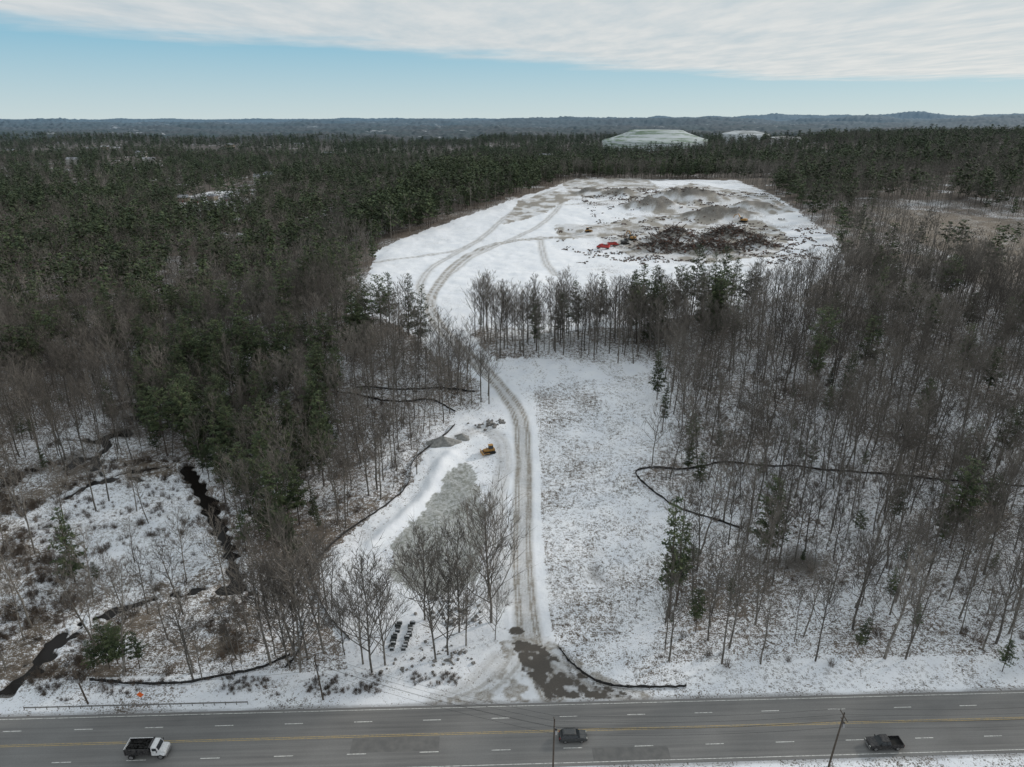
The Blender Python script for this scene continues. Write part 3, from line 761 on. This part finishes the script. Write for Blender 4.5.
FM=[]
def far_mound(name,px,pyb,w,h,c1,c2,d,ty,tp=.55,clear=500,sink=0):
    a,b_,c_=pixel_ray(px,pyb); t=d/b_; x=a*t; z0=CAM_H+c_*t-10-sink
    FM.append((x,d,w,clear))
    m,nt,b=newmat(name+'_turf'); p=posn(nt); mp=N(nt,'ShaderNodeMapping'); mp.inputs['Scale'].default_value=(.004,.010,.09); nt.links.new(p,mp.inputs[0])
    nt.links.new(haze_tint(nt,mixc(nt,mrange(nt,noise(nt,mp.outputs[0],2.2,7,.7),.42,.55),c1,c2),p,.8),b.inputs['Base Color'])
    v=[];f=[];n=72;k=24
    for i in range(k+1):
        for j in range(n):
            r=i/k; an=j*6.283/n; q=float(vnoise(np.array([math.cos(an)*1.5+w]),np.array([math.sin(an)*1.5]))[0])
            hh=h*(1-max(0,(r-tp)/(1-tp))**.85)*(1-.16*r*r)+5*(q-.5)*r-(60 if i==k else 0)
            v.append((w*(.88+.24*q)*r*math.cos(an),ty*r*math.sin(an),hh+10))
    for i in range(k):
        for j in range(n): f.append((i*n+j,i*n+(j+1)%n,(i+1)*n+(j+1)%n,(i+1)*n+j))
    me=bpy.data.meshes.new(name); me.from_pydata(v,[],f); me.materials.append(m); me.polygons.foreach_set('use_smooth',[True]*len(f)); obj(name,me,(x,d,z0))
far_mound('landfill_hill',656,141,172,33,(.17,.23,.15),(.52,.56,.58),2250,220,.45,450)
far_mound('snowy_hill',744,134,66,10,(.2,.21,.2),(.55,.58,.61),2400,150,.4,400)
far_mound('snowy_field',797,139,85,5,(.30,.29,.26),(.55,.58,.61),2200,200,.7,400)

# ------------------------------------------------------------- forest layout
ROADGAP=smooth_line(ground_pts([(503,398),(480,378),(456,360),(437,340),(425,322)]),4)
def density_mask(X,Y):
    k=np.ones(len(X))
    wxx=X+(vnoise(X/5,Y/5,81)-.5)*6; wyy=Y+(vnoise(X/5,Y/5,82)-.5)*6
    for p in (CLEAR_A,CLEAR_B): k[inside(wxx,wyy,p)]=0
    k[inside(wxx,wyy,HOUSEFIELD)]=.12
    k[inside(wxx,wyy,CUT)]=.04
    k[road_off(X,Y)>-7]=0
    w=inside(wxx,wyy,WET); k[w]*=.30
    k[inside(wxx,wyy,ISLE)]*=.4
    for _,pl in STREAMS: k[dist_poly(X,Y,pl)<2.5]=0
    k[dist_poly(X,Y,ACCESS)<6]=0
    k[dist_poly(X,Y,ROADGAP)<9]*=.6
    for x,y_,r in HOLES: k[(np.abs(X-x)<r)&(Y<y_+r)&(Y>y_-r*7)]*=.15
    for x,y_,w_,c in FM: k[(np.abs(X-x*Y/y_)<w_*.95*Y/y_)&(Y<y_+260)&(Y>y_-c)]*=.05
    k*=1-.55*(fbm(X/60,Y/60,3,140)>.60)*S(300,500,Y)
    return k
def pine_prob(X,Y):
    p=np.full(len(X),.035)
    n=fbm(X/55,Y/55,3,91); nb=fbm(X/260,Y/260,2,93)
    g=np.clip((n-.43)*4.5,0,1)*(.5+1.0*np.clip((nb-.32)*2.5,0,1))
    left=S(90,-60,X)
    far=S(230,360,Y)
    p=p+far*left*(.20+.85*g)
    p=p+S(700,1100,Y)*(1-left)*(.12+.6*g)
    p=p+S(240,420,Y)*(1-left)*(.02+.30*g)
    p[inside(X,Y,PZ1)]+=.45; p[inside(X,Y,PZ3)]+=.40; p[inside(X,Y,PZ4)]+=.40
    return np.clip(p,0,.88)
def grid(y0,y1,sp,jit=.48,wf=.80,w0=45):
    ys=np.arange(y0,y1,sp); mx=wf*y1+w0; xs=np.arange(-mx,mx,sp); X,Y=np.meshgrid(xs,ys)
    X=(X+rng.uniform(-jit,jit,X.shape)*sp).ravel(); Y=(Y+rng.uniform(-jit,jit,Y.shape)*sp).ravel()
    m=(np.abs(X)<wf*Y+w0)&(Y>y0)&(Y<y1); X,Y=X[m],Y[m]
    k=rng.random(len(X))<density_mask(X,Y); return X[k],Y[k]
X,Y=grid(100,215,5.0)
keep=rng.random(len(X))<(.86*(.45+1.1*fbm(X/22,Y/22,2,95)))*(1-.3*(Y<135)); X,Y=X[keep],Y[keep]
pp=pine_prob(X,Y); isp=rng.random(len(X))<pp; ZZn=hgt(X,Y)
for i in range(len(X)):
    if isp[i]:
        obj('pine_tree',pine_hi[rng.integers(0,4)],(X[i],Y[i],ZZn[i]),rng.uniform(0,6.28),sc=float(rng.choice([rng.uniform(.35,.6),rng.uniform(.75,1.05)])))
    else:
        s=float(rng.uniform(.65,1.15)); 
        if rng.random()<.3: s*=.55
        o=obj('bare_tree',bare_hi[rng.integers(0,7)],(X[i],Y[i],ZZn[i]),rng.uniform(0,6.28),sc=s)
        o.rotation_euler=(rng.normal(0,.06),rng.normal(0,.06),rng.uniform(0,6.28))
print('near trees',len(X))
def place(name,meshes,l,base):
    for i,(px,py,h) in enumerate(l):
        x,y_,z=sz(px,py); obj(name,meshes[i%len(meshes)],(x,y_,z),i*1.7,sc=h/base)
place('bare_tree',bare_big,[(436,660,28),(466,645,20),(491,622,29),(488,600,24),(372,672,26),(363,664,20),(300,672,28),(308,660,24),(448,655,20),(495,640,14),(275,655,20),(425,620,20),(345,655,16),(459,632,24),(385,665,20),(290,668,22)],19)
place('bare_tree',bare_hi,[(452,398,20),(462,402,22),(472,404,20),(481,402,21),(489,404,19),(468,392,20),(446,390,20),(488,396,20),(440,402,22)],22)
place('pine_tree',pine_thin,[(669,618,30),(676,606,22),(662,432,18)],28)
place('pine_tree',pine_hi,[(766,560,24),(950,548,26),(126,672,11),(110,668,12),(95,672,8),(140,668,9),(118,664,10),(278,545,24),(262,530,22),(290,530,20),(250,515,22),(180,430,24),(168,425,22),(192,428,24),(205,435,20),(330,440,20),(312,445,18),(1002,672,8),(690,575,9),(45,470,8),(640,322,26),(655,328,27),(676,330,28),(600,322,22),(632,318,22),(700,322,24),(715,326,22),(688,470,12),(890,600,9),(730,600,6),(985,520,14),(960,470,14),(300,480,22),(235,470,22),(320,400,22),(296,392,22),(960,380,22),(985,400,20),(905,330,20),(870,300,20),(1000,350,22)],24)
random.seed(31)
for i in range(60):
    px=455+ (690-455)*i/60+U(-3,3); py=U(332,358); x,y_,z=sz(px,py)
    if float(dist_poly(np.array([x]),np.array([y_]),ACCESS)[0])<6: continue
    obj('bare_tree',bare_hi[i%7],(x,y_,z),U(0,6),sc=U(.75,1.25))
for tag,y0,y1,sp,bm,pm,sc in (('forest',215,330,5.6,bare_hi,pine_hi,1.0),('middle_forest',330,900,6.8,bare_lo,pine_lo,1.02),('distant_forest',900,1700,11.0,bare_lo,pine_lo,1.1),('horizon_forest',1700,2900,17.0,bare_lo,pine_lo,1.25)):
    X,Y=grid(y0,y1,sp,wf=.78,w0=40); p=rng.random(len(X))<pine_prob(X,Y)
    s=rng.uniform(.6,1.15,len(X))*sc
    scatter('bare_'+tag,bm,X[~p],Y[~p],s[~p]); scatter('pine_'+tag,pm,X[p],Y[p],s[p]*rng.uniform(.85,1.2,p.sum()))
    print(tag,len(X),p.sum())
X,Y=grid(98,240,3.4); nn=fbm(X/14,Y/14,3,97); w=inside(X,Y,WET)
k=rng.random(len(X))<np.where(w,.5,np.clip((nn-.38)*1.6,0,.5)); scatter('underbrush',shrubs,X[k],Y[k],rng.uniform(.3,1.2,k.sum()))
pts=rng.uniform((-160,100),(-40,205),(8000,2)); X,Y=pts[:,0],pts[:,1]
w=inside(X,Y,WET)&(fbm(X/9,Y/9,3,99)>.48)&(~inside(X,Y,ISLE)|(rng.random(len(X))<.2))
for _,pl in STREAMS: w&=dist_poly(X,Y,pl)>1.8
X,Y=X[w],Y[w]; scatter('marsh_brush',shrubs,X,Y,rng.uniform(.25,.9,len(X)))
sv=rng.uniform(0,95,700); ov=rng.uniform(-8,-3,700); q=RA[None]+RD[None]*sv[:,None]+RN[None]*ov[:,None]; kk=(fbm(sv/5,ov/3,2,150)>.52)&(sv<82)
scatter('verge_brush',shrubs,q[kk,0],q[kk,1],rng.uniform(.15,.5,kk.sum()))
pts=rng.uniform((-150,98),(90,270),(90000,2)); X,Y=pts[:,0],pts[:,1]
nn=fbm(X/8,Y/8,3,101)+.12*rng.random(len(X))
w=(inside(X,Y,CLEAR_B)|inside(X,Y,WET)|(road_off(X,Y)>-7))&(road_off(X,Y)<-1.5)&(nn>.52)&(dist_poly(X,Y,ACCESS)>5)&~inside(X,Y,BASIN)
w&=~((X<8)&(X>-40)&(rng.random(len(X))<.7))
for _,pl in STREAMS: w&=dist_poly(X,Y,pl)>2
X,Y=X[w],Y[w]; scatter('dry_grass',tufts,X,Y,rng.uniform(.2,.55,len(X))); print('tufts',len(X))
X,Y=grid(104,300,10); k=rng.random(len(X))<.13; scatter('evergreen_saplings',pine_hi,X[k],Y[k],rng.uniform(.10,.34,k.sum()))

# ------------------------------------------------------------- sky, sun
SUN_EL=math.radians(22); SUN_AZ=math.radians(62)
w=bpy.data.worlds.new('World'); scene.world=w; w.use_nodes=True; nt=w.node_tree; nt.nodes.clear(); L=nt.links.new
try: w.cycles.sampling_method='NONE'
except Exception as ex: print(ex)
sky=N(nt,'ShaderNodeTexSky'); sky.sky_type='NISHITA'; sky.sun_disc=False; sky.sun_elevation=SUN_EL; sky.sun_rotation=SUN_AZ; sky.altitude=100; sky.air_density=1.0; sky.dust_density=.2; sky.ozone_density=3
bg=N(nt,'ShaderNodeBackground'); bg.inputs[1].default_value=.07; L(sky.outputs[0],bg.inputs[0])
tc=N(nt,'ShaderNodeTexCoord'); sp=N(nt,'ShaderNodeSeparateXYZ'); L(tc.outputs['Generated'],sp.inputs[0])
hz_=mixc(nt,mrange(nt,sp.outputs[2],.0,.095,0,1),(.60,.72,.75),(.27,.54,.70))
bh=N(nt,'ShaderNodeBackground'); L(hz_,bh.inputs[0]); bh.inputs[1].default_value=1.0
mh=N(nt,'ShaderNodeMixShader'); mh.inputs[0].default_value=.86; L(bg.outputs[0],mh.inputs[1]); L(bh.outputs[0],mh.inputs[2])
zc=mth(nt,'MAXIMUM',sp.outputs[2],.004)
cx=mth(nt,'DIVIDE',sp.outputs[0],zc); cy=mth(nt,'DIVIDE',sp.outputs[1],zc)
cb=N(nt,'ShaderNodeCombineXYZ'); L(cx,cb.inputs[0]); L(cy,cb.inputs[1])
mpc=N(nt,'ShaderNodeMapping'); mpc.inputs['Rotation'].default_value=(0,0,.7); mpc.inputs['Scale'].default_value=(1.3,.5,1); L(cb.outputs[0],mpc.inputs[0])
n1=noise(nt,cb.outputs[0],.35,5,.6); n2=noise(nt,mpc.outputs[0],1.3,4,.6)
edge=mth(nt,'ADD',mth(nt,'MULTIPLY',mth(nt,'MINIMUM',cx,7),.95),13.6)
edge=mth(nt,'ADD',edge,mth(nt,'MULTIPLY',mth(nt,'SUBTRACT',n1,.5),8.0))
cm=mrange(nt,mth(nt,'SUBTRACT',edge,cy),-1.8,2.2,0,1,True)
cc=mixc(nt,mrange(nt,n2,.25,.75),(.53,.585,.62),(.67,.705,.72))
sunw=mrange(nt,cx,-8,12,0,1); cc=mixc(nt,sunw,cc,mixc(nt,mrange(nt,n2,.25,.75),(.65,.68,.68),(.82,.82,.79)))
bc=N(nt,'ShaderNodeBackground'); L(cc,bc.inputs[0]); bc.inputs[1].default_value=1.0
cm=mth(nt,'MULTIPLY',cm,mrange(nt,n2,.2,.6,.78,.98))
mx=N(nt,'ShaderNodeMixShader'); L(cm,mx.inputs[0]); L(mh.outputs[0],mx.inputs[1]); L(bc.outputs[0],mx.inputs[2])
out=N(nt,'ShaderNodeOutputWorld'); L(mx.outputs[0],out.inputs[0])
ld=bpy.data.lights.new('sun','SUN'); ld.energy=2.3; ld.angle=math.radians(7); ld.color=(1,.92,.82)
lo=link(bpy.data.objects.new('sun',ld)); dv=Vector((math.sin(SUN_AZ)*math.cos(SUN_EL),math.cos(SUN_AZ)*math.cos(SUN_EL),math.sin(SUN_EL)))
lo.rotation_euler=dv.to_track_quat('Z','Y').to_euler(); lo.location=(0,0,300)

cd=bpy.data.cameras.new('camera'); cd.lens=24.01; cd.sensor_width=36; cd.clip_start=1; cd.clip_end=60000
co=link(bpy.data.objects.new('camera',cd)); co.location=(0,0,CAM_H); co.rotation_euler=(math.pi/2-PITCH,0,0); scene.camera=co
scene.view_settings.view_transform='Standard'; scene.view_settings.look='None'; scene.view_settings.exposure=0
